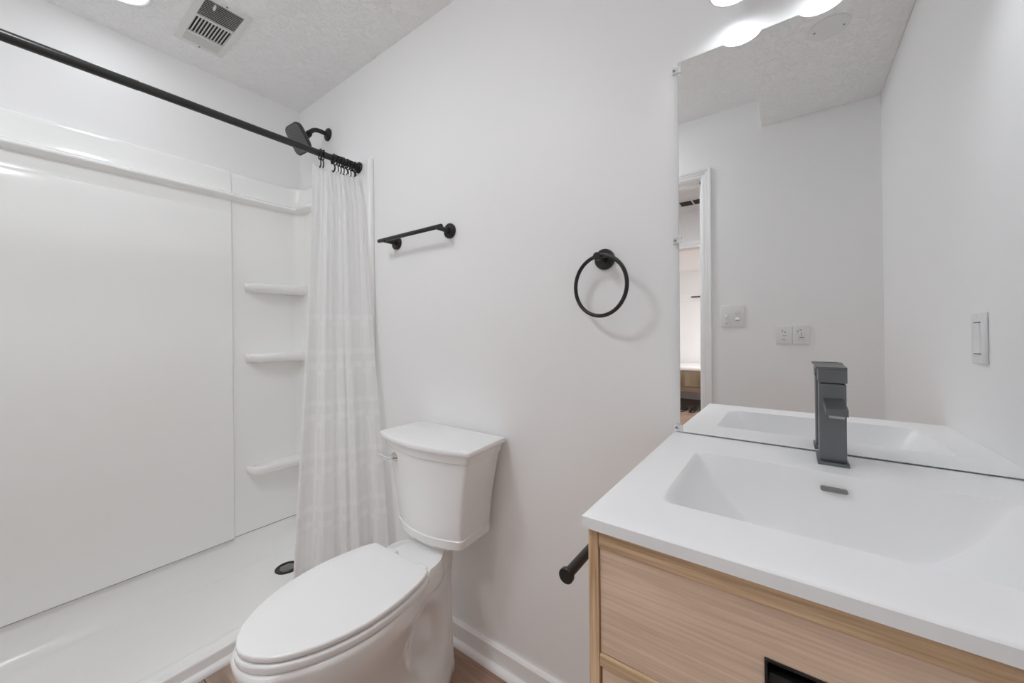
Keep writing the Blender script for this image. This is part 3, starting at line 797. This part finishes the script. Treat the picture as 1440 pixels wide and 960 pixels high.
for z in zz:
    yb, yf, hw = lvl(z); R1, L1 = [], []
    for t in tsamp:
        y = yb + (yf - yb) * t; w = bowl_hw(t, hw)
        if w > 0.02:
            e = math.sqrt(((t - 0.30) / 0.20) ** 2 + ((z - 0.20) / 0.145) ** 2)      # moulded recess beside the trapway
            w -= 0.030 * (1 - sstep(0.45, 1.0, e))
        q = z + 0.020 * sstep(-0.268, -0.238, y) * max(0.0, z - 0.37) / 0.04      # raised deck behind the seat
        R1.append((TX + w, y, q)); L1.append((TX - w, y, q))
    loops.append(R1 + L1[-2:0:-1])
obj('bowl', loft(B(), loops), PORC, tl, smooth=60)
LID = [(-0.270, .122), (-0.285, .133), (-0.31, .143), (-0.35, .152), (-0.40, .159), (-0.44, .1605), (-0.49, .157), (-0.54, .146), (-0.59, .127), (-0.635, .100), (-0.665, .072), (-0.683, .044), (-0.692, .018), (-0.694, 0.0)]
def lid_outline(g, back):
    """outline grown by g; straight back edge"""
    out = []
    right = []
    for (y, w) in LID:
        right.append((w, y))
    # refine
    rs = [right[0]]
    for i in range(len(right) - 1):
        (w0, y0_), (w1, y1_) = right[i], right[i + 1]
        for k in (1, 2, 3):
            t = k / 3
            if i < len(right) - 4: rs.append((smooth_tab([(-a, c) for a, c in LID], -(y0_ + (y1_ - y0_) * t)), y0_ + (y1_ - y0_) * t))
            else: rs.append((w0 + (w1 - w0) * t, y0_ + (y1_ - y0_) * t))
    for (w, y) in rs:
        c = Vector((0, -0.45)); d = Vector((w, y)) - c
        q = c + d * (1 + g / max(d.length, 0.05))
        out.append((q.x, min(q.y, back) if y > -0.28 else q.y))
    return [(TX + w, y) for w, y in out] + [(TX - w, y) for w, y in out[::-1][1:]]
def slab(z0, z1, g, back, r, dome=0.0):
    lps = []
    for k in range(5):
        a = PI / 2 * k / 4; lps.append([(x, y, z0 + r * (1 - math.sin(a))) for x, y in lid_outline(g - r * (1 - math.cos(a)), back)][:]) if False else None
    lps = []
    for a in (0, 22, 45, 68, 90):
        lps.append([(x, y, z0 + r * (1 - math.sin(R(a)))) for x, y in lid_outline(g - r * (1 - math.sin(R(90 - a))), back)])
    lps = lps[::-1]
    low = [[(x, y, z0 + r * (1 - math.cos(R(a)))) for x, y in lid_outline(g - r * (1 - math.sin(R(a))), back)] for a in (0, 22, 45, 68, 90)]
    hig = [[(x, y, z1 - r * (1 - math.sin(R(a)))) for x, y in lid_outline(g - r * (1 - math.cos(R(a))), back)] for a in (0, 22, 45, 68, 90)]
    lps = low + hig
    for s in (0.8, 0.5, 0.2):
        base = lid_outline(g - r, back)
        lps.append([(TX + (x - TX) * s, -0.45 + (y + 0.45) * s, z1 + dome * (1 - s * s)) for x, y in base])
    return loft(B(), lps)
obj('seat', slab(0.4115, 0.4315, 0.003, -0.262, 0.006), SEATM, tl, smooth=60)
obj('lid', slab(0.4345, 0.4490, 0.0, -0.266, 0.005, 0.002), SEATM, tl, smooth=60)
for s in (-1, 1):
    b = B(); bx(b, (TX + s * 0.072 - 0.020, -0.264, 0.4102), (TX + s * 0.072 + 0.020, -0.238, 0.432), 0.006, 3); obj('hinge', b, SEATM, tl)
for s in (-1, 1):
    obj('bolt_cap', lathe(B(), (TX + s * 0.088, -0.285, 0.020), (0, 0, 1), [(0, 0.014), (0.008, 0.013), (0.014, 0.008), (0.016, 0.0)], 20), PORC, tl)
# tank: bowed front, tapered body with bands
def tank_loop(z, wb, wf, yb, fc, fb, rad=0.012):
    pts = [(-wb, yb), (wb, yb)]
    fr = []
    for i in range(25):
        t = -1 + 2 * i / 24; fr.append((-wf * t, fc + (fb - fc) * (1 - t * t)))
    # round the two front corners
    out = []
    P = [Vector((-wb, yb)), Vector((wb, yb))] + [Vector(p) for p in fr]
    for i, p in enumerate(P):
        a, c = P[i - 1], P[(i + 1) % len(P)]
        d1 = (a - p).normalized(); d2 = (c - p).normalized()
        if d1.dot(d2) > -0.8:
            r = rad if i > 1 else rad * 0.7
            for k in range(6):
                t = k / 5; q = (p + d1 * r) * (1 - t) ** 2 + 2 * p * t * (1 - t) + (p + d2 * r) * t * t; out.append(q)
        else: out.append(p)
    return [(TX + 0.002 + q.x, q.y, z) for q in out]
secs = [(0.4300, .050, .090, -.085, -.140, -.170), (0.4585, .060, .100, -.075, -.146, -.176), (0.4590, .140, .146, -.020, -.160, -.196), (0.4605, .143, .149, -.018, -.163, -.199),
        (0.4860, .1455, .1515, -.018, -.165, -.201), (0.4885, .1430, .1490, -.018, -.163, -.199), (0.55, .1500, .1570, -.017, -.166, -.203), (0.62, .1610, .1690, -.016, -.170, -.207),
        (0.68, .1730, .1815, -.015, -.174, -.211), (0.7330, .1850, .1940, -.014, -.177, -.215), (0.7355, .1895, .1990, -.013, -.181, -.219), (0.7380, .1905, .2000, -.013, -.182, -.220), (0.762, .1965, .2065, -.012, -.185, -.224)]
obj('tank', loft(B(), [tank_loop(*s) for s in secs]), PORC, tl, smooth=40)
ls = [(0.7622, .198, .208, -.011, -.186, -.226), (0.7635, .203, .2155, -.009, -.191, -.232), (0.768, .206, .219, -.007, -.193, -.235), (0.777, .206, .219, -.007, -.193, -.235), (0.7800, .204, .217, -.008, -.191, -.233), (0.7812, .199, .212, -.012, -.186, -.227)]
obj('tank_lid', loft(B(), [tank_loop(*s, rad=0.009) for s in ls]), PORC, tl, smooth=40)
lx, ly, lz = TX - 0.118, -0.2015, 0.708
lv = obj('flush_lever', lathe(B(), (lx, ly + 0.004, lz), (0, -1, 0), [(0, 0.0165), (0.005, 0.0165), (0.009, 0.014), (0.020, 0.0085), (0.030, 0.0085), (0.033, 0.006), (0.033, 0.0)], 24), CHROME, tl, label='chrome flush lever')
hb = B(); secs_ = []
for t, w, h in ((0, .0075, .0085), (0.25, .0055, .0080), (0.6, .0050, .0085), (0.92, .0050, .0095), (1.0, .0035, .0070)):
    c = Vector((lx + 0.004, ly - 0.026, lz - 0.001)).lerp(Vector((lx - 0.052, ly - 0.030, lz + 0.005)), t)
    secs_.append([c + Vector((0, w * math.cos(2 * PI * k / 14), h * math.sin(2 * PI * k / 14))) for k in range(14)])
obj('lever_handle', loft(hb, secs_), CHROME, lv)

# ------------------------------------------------------------------ vanity cabinet
FY = -0.513                                   # front face
CX0, CX1 = 1.930, 2.490
vc = thing('vanity_cabinet', 'oak vanity cabinet with black recessed drawer pulls under the white sink top', 'cabinet', ((CX0 + CX1) / 2, -0.26, 0))
T = 0.0145
ZT2 = 0.856
obj('side_panel', bx(B(), (CX0, FY, 0.0), (CX0 + T, -0.036, ZT2), 0.0012), OAKZ, vc)
obj('side_panel', bx(B(), (CX1 - T, FY, 0.0), (CX1, -0.036, ZT2), 0.0012), OAKZ, vc)
ax0, ax1 = CX0 + T + 0.0004, CX1 - T - 0.0004
obj('top_rail', bx(B(), (ax0, FY, 0.8325), (ax1, FY + 0.05, ZT2), 0.0015), OAKRX, vc)
obj('middle_rail', bx(B(), (ax0, FY, 0.6705), (ax1, FY + 0.05, 0.6868), 0.0015), OAKRX, vc)
obj('bottom_rail', bx(B(), (ax0, FY, 0.150), (ax1, FY + 0.05, 0.168), 0.0015), OAKRX, vc)
obj('back_panel', bx(B(), (ax0, -0.05, 0.15), (ax1, -0.037, 0.70)), OAKZ, vc)
obj('bottom_panel', bx(B(), (ax0, FY + 0.051, 0.150), (ax1, -0.051, 0.166)), OAKZ, vc)
HX = 2.212
def drawer(z0, z1, gap_l):
    d = B(); hx0, hx1, hz0, hz1 = HX - 0.078, HX + 0.078, (z0 + z1) / 2 - 0.020, (z0 + z1) / 2 + 0.0150
    y0_, y1_ = FY + 0.0035, FY + 0.0215
    a, c = ax0 + gap_l, ax1 - gap_l
    bx(d, (a, y0_, z0), (hx0, y1_, z1)); bx(d, (hx1, y0_, z0), (c, y1_, z1)); bx(d, (hx0, y0_, z0), (hx1, y1_, hz0)); bx(d, (hx0, y0_, hz1), (hx1, y1_, z1))
    bmesh.ops.remove_doubles(d, verts=d.verts, dist=1e-5)
    dw = obj('drawer', d, OAKX, vc, smooth=0)
    h = B(); e = 0.0025
    prism(h, [(y0_ - 0.0022, hz1), (y0_ + 0.0175, hz1), (y0_ + 0.0175, hz1 - 0.0025), (y0_ - 0.0022, hz1 - 0.0025)], 'x', hx0, hx1)
    bx(h, (hx0, y0_ - 0.0022, hz0), (hx0 + e, y0_ + 0.0175, hz1 - 0.0025)); bx(h, (hx1 - e, y0_ - 0.0022, hz0), (hx1, y0_ + 0.0175, hz1 - 0.0025))
    prism(h, [(y0_ + 0.001, hz1 - 0.0025), (y0_ + 0.0175, hz1 - 0.0025), (y0_ + 0.0175, hz1 - 0.016), (y0_ + 0.014, hz1 - 0.014), (y0_ + 0.007, hz1 - 0.009)], 'x', hx0 + e, hx1 - e)
    bx(h, (hx0 + e, y0_ + 0.003, hz0), (hx1 - e, y0_ + 0.0175, hz1 - 0.0170), 0.001)
    obj('pull', h, BLACK, dw, label='black recessed pull')
    bxx = B()
    bx(bxx, (a + 0.01, y1_, z0 + 0.008), (a + 0.022, -0.09, z1 - 0.03)); bx(bxx, (c - 0.022, y1_, z0 + 0.008), (c - 0.01, -0.09, z1 - 0.03)); bx(bxx, (a + 0.022, y1_, z0 + 0.008), (c - 0.022, -0.09, z0 + 0.018))
    if z1 < 0.8: obj('drawer_box', bxx, OAKZ, dw)
    return dw
drawer(0.6885, 0.8315, 0.0012)
drawer(0.440, 0.6690, 0.0030)
drawer(0.172, 0.4360, 0.0030)

# ------------------------------------------------------------------ sink top with its moulded basin
st = thing('sink_top', 'white sink top with a wide moulded basin on the oak cabinet', 'sink', ((XV + XR) / 2, -0.263, ZC))
SX0, SX1, SY0, SY1, DEP = 2.002, 2.424, -0.424, -0.146, 0.112
def top_z(x, y):
    u = min(x - SX0, SX1 - x)
    if u <= 0 or y <= SY0 or y >= SY1: return 0.0
    s = min(1.0, u / 0.120); s = 0.75 * (1 - (1 - s) ** 2.0) + 0.25 * s * s * (3 - 2 * s); s *= sstep(-0.015, 0.022, u)
    vb = min(1.0, (SY1 - y) / 0.018); vb = 1 - (1 - vb) ** 2.2
    vf = min(1.0, (y - SY0) / 0.055); vf = 1 - (1 - vf) ** 1.8
    fl = 1 + 0.06 * sstep(SY0, SY1 - 0.05, y)
    d = DEP * s * fl
    d = min(d, d * vb, d * vf)
    return -d
def around(c, fine, k=7): return [c + fine * (i - k // 2) for i in range(k)]
gx = sorted(set([XV, XV + 0.0015, XV + 0.004] + [SX0 + 0.14 * (i / 34) for i in range(35)] + [SX0 + 0.14 + (SX1 - SX0 - 0.28) * i / 16 for i in range(1, 16)] + [SX1 - 0.14 * (i / 34) for i in range(35)] + [1.95, 1.975, 1.99, 2.45, XR - 0.0015, XR - 0.0006]))
gy = sorted(set([-0.0005, -0.03, -0.06, -0.09, -0.12, -0.14] + [SY1 - 0.020 * i / 12 for i in range(13)] + [-0.18, -0.2, -0.23, -0.26, -0.29, -0.32, -0.35] + [SY0 + 0.060 * i / 14 for i in range(15)] + [-0.44, -0.47, -0.50, -DC + 0.004, -DC + 0.0015, -DC]))
def edge_drop(x, y):
    d = 0.0
    for e in (x - XV, y + DC):
        if e < 0.004: d = max(d, 0.0025 * (1 - e / 0.004) ** 2)
    return d
b = B(); zb = ZC - 0.0175
V = [[b.verts.new((x, y, ZC + top_z(x, y) - edge_drop(x, y))) for y in gy] for x in gx]
for i in range(len(gx) - 1):
    for j in range(len(gy) - 1): b.faces.new((V[i][j], V[i + 1][j], V[i + 1][j + 1], V[i][j + 1]))
ring_top = [V[0][j] for j in range(len(gy))] + [V[i][-1] for i in range(1, len(gx))] + [V[-1][j] for j in range(len(gy) - 2, -1, -1)] + [V[i][0] for i in range(len(gx) - 2, 0, -1)]
U = [[b.verts.new((x, y, min(zb, ZC + top_z(x, y) - 0.012))) for y in gy] for x in gx]
for i in range(len(gx) - 1):
    for j in range(len(gy) - 1): b.faces.new((U[i][j], U[i][j + 1], U[i + 1][j + 1], U[i + 1][j]))
rb = [U[0][j] for j in range(len(gy))] + [U[i][-1] for i in range(1, len(gx))] + [U[-1][j] for j in range(len(gy) - 2, -1, -1)] + [U[i][0] for i in range(len(gx) - 2, 0, -1)]
for i in range(len(rb)):
    j = (i + 1) % len(rb); b.faces.new((ring_top[i], ring_top[j], rb[j], rb[i]))
obj('counter', b, TOPM, st, smooth=35)
b = B(); z0_ = ZT2 + 0.0002
bx(b, (CX0 + 0.004, FY + 0.012, z0_), (SX0 - 0.012, -0.040, zb)); bx(b, (SX1 + 0.012, FY + 0.012, z0_), (CX1 - 0.004, -0.040, zb))
bx(b, (SX0 - 0.012, FY + 0.012, z0_), (SX1 + 0.012, SY0 - 0.012, zb)); bx(b, (SX0 - 0.012, SY1 + 0.012, z0_), (SX1 + 0.012, -0.040, zb))
bmesh.ops.remove_doubles(b, verts=b.verts, dist=1e-5)
obj('support_rim', b, TOPM, st)
# basin body below the top, inside the cabinet
ov = B(); oz = ZC - 0.0265; oyf = SY1 - 0.0045
lp0 = []
for (sx, cx2) in ((1, 2.233), (-1, 2.203)):
    for k in range(9):
        a = -PI / 2 + PI * k / 8; lp0.append((cx2 + sx * 0.0032 * math.cos(a), oz + sx * 0.0032 * math.sin(a)))
prism(ov, lp0, 'y', oyf - 0.006, oyf + 0.004)
obj('overflow_slot', ov, SCREW, st, label='dark overflow slot')
dzz = ZC + top_z(2.212, -0.30)
obj('drain', lathe(B(), (2.212, -0.30, dzz - 0.002), (0, 0, 1), [(0, 0.030), (0.004, 0.030), (0.006, 0.026), (0.0085, 0.022), (0.010, 0.0)], 32), GUN, st, label='gunmetal pop-up drain')

# ------------------------------------------------------------------ faucet
FX = 2.2215
fc_ = thing('faucet', 'square gunmetal faucet standing on the sink top before the mirror', 'faucet', (FX, -0.075, ZC))
obj('base_plate', bx(B(), (FX - 0.0225, -0.1025, ZC), (FX + 0.0225, -0.040, ZC + 0.006), 0.001), GUN, fc_)
obj('body', bx(B(), (FX - 0.0192, -0.0955, ZC + 0.006), (FX + 0.0192, -0.050, 1.0265), 0.0012), GUN, fc_)
obj('cap', bx(B(), (FX - 0.0205, -0.0975, 1.0285), (FX + 0.0205, -0.050, 1.0540), 0.0012), GUN, fc_)
obj('neck', bx(B(), (FX - 0.0165, -0.0925, 1.0260), (FX + 0.0165, -0.053, 1.0290)), DARKST, fc_)
obj('handle', prism(B(), [(-0.0995, 1.0540), (-0.052, 1.0540), (-0.022, 1.0570), (-0.022, 1.0605), (-0.052, 1.0582), (-0.0995, 1.0578)], 'x', FX - 0.0240, FX + 0.0200), GUN, fc_, smooth=0)
sp = obj('spout', prism(B(), [(-0.0950, 1.0010), (-0.168, 0.9930), (-0.168, 0.9815), (-0.0950, 0.9860)], 'x', FX - 0.0140, FX + 0.0150), GUN, fc_, smooth=0)
obj('aerator', bx(B(), (FX - 0.0095, -0.164, 0.9765), (FX + 0.0105, -0.145, 0.9835), 0.001), STEEL, sp)

# ------------------------------------------------------------------ toilet paper holder on the cabinet side
PX, PZ = 1.864, 0.733
tp = thing('toilet_paper_holder', 'black toilet paper holder rod on the side of the oak cabinet', 'paper holder', (CX0 + 0.001, -0.24, PZ))
obj('mount_plate', lathe(B(), (CX0 + 0.001, -0.24, PZ), (-1, 0, 0), [(0, 0.025), (0.009, 0.025), (0.010, 0.023), (0.010, 0.0)], 32), BLACK, tp)
obj('arm', tube(B(), [(CX0 - 0.006, -0.24, PZ), (PX + 0.006, -0.24, PZ), (PX + 0.001, -0.243, PZ), (PX, -0.250, PZ), (PX, -0.452, PZ)], 0.0085, 20), BLACK, tp)
obj('end_cap', lathe(B(), (PX, -0.450, PZ), (0, -1, 0), [(0, 0.0115), (0.001, 0.0125), (0.007, 0.0125), (0.008, 0.0115), (0.008, 0.0)], 32), BLACK, tp)

# ------------------------------------------------------------------ mirror and its clips
MX0, MX1, MZ0, MZ1 = 1.942, XR - 0.002, ZC + 0.0025, 1.783
tilt = R(0.676)
def my_(z): return -0.016 + (z - ZC) * math.tan(tilt)
mi = thing('mirror', 'large frameless wall mirror above the white sink top', 'mirror', ((MX0 + MX1) / 2, -0.012, MZ0))
b = B(); th = 0.0045
loft(b, [[(MX0, my_(MZ0) + 0.0003, MZ0), (MX1, my_(MZ0) + 0.0003, MZ0), (MX1, my_(MZ0) + th, MZ0), (MX0, my_(MZ0) + th, MZ0)], [(MX0, my_(MZ1) + 0.0003, MZ1), (MX1, my_(MZ1) + 0.0003, MZ1), (MX1, my_(MZ1) + th, MZ1), (MX0, my_(MZ1) + th, MZ1)]])
obj('glass_edge', b, MEDGE, mi, smooth=0)
b = B(); e = 0.0012
vs = [b.verts.new(p) for p in ((MX0 + e, my_(MZ0 + e), MZ0 + e), (MX1 - e, my_(MZ0 + e), MZ0 + e), (MX1 - e, my_(MZ1 - e), MZ1 - e), (MX0 + e, my_(MZ1 - e), MZ1 - e))]
f_ = b.faces.new(vs)
if f_.calc_center_median and True:
    b.normal_update()
    if f_.normal.y > 0: f_.normal_flip()
r_ = bmesh.ops.extrude_face_region(b, geom=[f_]); 
bmesh.ops.translate(b, vec=(0, 0.0002, 0), verts=[v_ for v_ in r_['geom'] if isinstance(v_, bmesh.types.BMVert)])
obj('silvering', b, MIRM, mi, smooth=0)
def clip(z, label, low=False):
    t = thing('mirror_clip', label, 'mirror clip', (MX0, -0.006, z), 'clear clips along the left edge of the mirror')
    y = my_(z)
    b = B(); hz = 0.0075
    prism(b, [(0.0, z + hz), (y - 0.0005, z + hz) if False else (0.0, z + hz), (0.0, z - hz)], 'x', MX0 - 0.011, MX0 - 0.0105) if False else None
    bx(b, (MX0 - 0.013, y - 0.0030, z - hz), (MX0 - 0.0006, 0.0, z + hz), 0.0012)
    bx(b, (MX0 - 0.0016, y - 0.0032, z - hz), (MX0 + 0.007, y - 0.0004, z + hz), 0.0008)
    obj('clip_body', b, CLEAR, t)
    obj('screw', lathe(B(), (MX0 - 0.0075, y - 0.0030, z), (0, -1, 0), [(0, 0.0032), (0.001, 0.0026), (0.0012, 0.0)], 14), SCREW, t)
clip(1.764, 'clear mirror clip at the top left corner of the mirror')
clip(1.346, 'clear mirror clip halfway up the left edge of the mirror')
clip(0.8895, 'clear mirror clip at the bottom left corner, just above the sink top')

# ------------------------------------------------------------------ wall plates
def frame_plate(b, x0, x1, z0, z1, y, s, t=0.0055):
    bx(b, (x0, min(y, y + s * t), z0), (x1, max(y, y + s * t), z1), 0.0025, 3)
ts = thing('light_switch', 'white double switch plate beside the door frame, seen in the mirror', 'light switch', (1.9155, YD, 1.225))
b = B(); frame_plate(b, 1.860, 1.971, 1.168, 1.283, YD, 1); obj('plate', b, PLAST, ts)
yf_ = YD + 0.0055
obj('toggle', prism(B(), [(yf_, 1.232), (yf_ + 0.011, 1.223), (yf_ + 0.011, 1.217), (yf_, 1.214)], 'x', 1.8835, 1.8925), PLAST, ts)
obj('dimmer_knob', lathe(B(), (1.939, yf_, 1.244), (0, 1, 0), [(0, 0.012), (0.008, 0.011), (0.010, 0.009), (0.010, 0.0)], 24), PLAST, ts)
obj('toggle', prism(B(), [(yf_, 1.217), (yf_ + 0.009, 1.209), (yf_ + 0.009, 1.204), (yf_, 1.201)], 'x', 1.931, 1.947), PLAST, ts)
for x in (1.888, 1.939):
    for z in (1.264, 1.187):
        obj('screw', lathe(B(), (x, yf_, z), (0, 1, 0), [(0, 0.0028), (0.001, 0.0022), (0.0012, 0.0)], 12), SCREW if z < 1.2 and x < 1.9 else PLAST, ts)
po = thing('outlet_plate', 'wide white two-gang outlet plate with small dark marks, seen in the mirror beside the faucet', 'outlet', (2.170, YD, 1.127))
b = B(); frame_plate(b, 2.104, 2.1700, 1.082, 1.172, YD, 1, 0.008); frame_plate(b, 2.1706, 2.237, 1.082, 1.172, YD, 1, 0.008); obj('plate', b, PLAST, po)
yp = YD + 0.008
def mk(b, x0, z0, x1, z1): bx(b, (x0, yp - 0.0005, z0), (x1, yp + 0.0006, z1))
b = B(); mk(b, 2.129, 1.140, 2.131, 1.152); mk(b, 2.139, 1.138, 2.143, 1.143); mk(b, 2.130, 1.1225, 2.146, 1.1240); mk(b, 2.130, 1.102, 2.134, 1.105); mk(b, 2.138, 1.102, 2.142, 1.105)
obj('marking', b, MARK, po)
b = B(); prism(b, [(2.187, 1.140), (2.1895, 1.140), (2.196, 1.151), (2.194, 1.151)], 'y', yp - 0.0005, yp + 0.0006); mk(b, 2.201, 1.148, 2.205, 1.153)
prism(b, [(2.206, 1.117), (2.2075, 1.117), (2.2055, 1.138), (2.204, 1.138)], 'y', yp - 0.0005, yp + 0.0006); mk(b, 2.196, 1.1125, 2.216, 1.1150); mk(b, 2.194, 1.102, 2.197, 1.1045); mk(b, 2.203, 1.102, 2.206, 1.1045); mk(b, 2.212, 1.102, 2.215, 1.1045)
obj('marking', b, MARK, po)
rs_ = thing('rocker_switch', 'tall white rocker switch plate on the right wall, seen in the mirror', 'light switch', (XR, -0.284, 1.110))
b = B(); bx(b, (XR - 0.007, -0.320, 1.054), (XR, -0.250, 1.166), 0.003, 3); obj('plate', b, PLAST, rs_)
b = loft(B(), [[(XR - 0.0070, y, 1.0775), (XR - 0.0078, y, 1.0775), (XR - 0.0078, y, 1.110), (XR - 0.0100, y, 1.143), (XR - 0.0070, y, 1.143)] for y in (-0.302, -0.268)])
obj('rocker', b, PLAST, rs_, smooth=0)
for z in (1.0755, 1.143): obj('gap_line', bx(B(), (XR - 0.0076, -0.303, z), (XR - 0.0066, -0.267, z + 0.002)), MARK, rs_)
for z in (1.0625, 1.1575):
    obj('screw', lathe(B(), (XR - 0.007, -0.285, z), (-1, 0, 0), [(0, 0.003), (0.001, 0.0024), (0.0012, 0.0)], 12), PLAST, rs_)
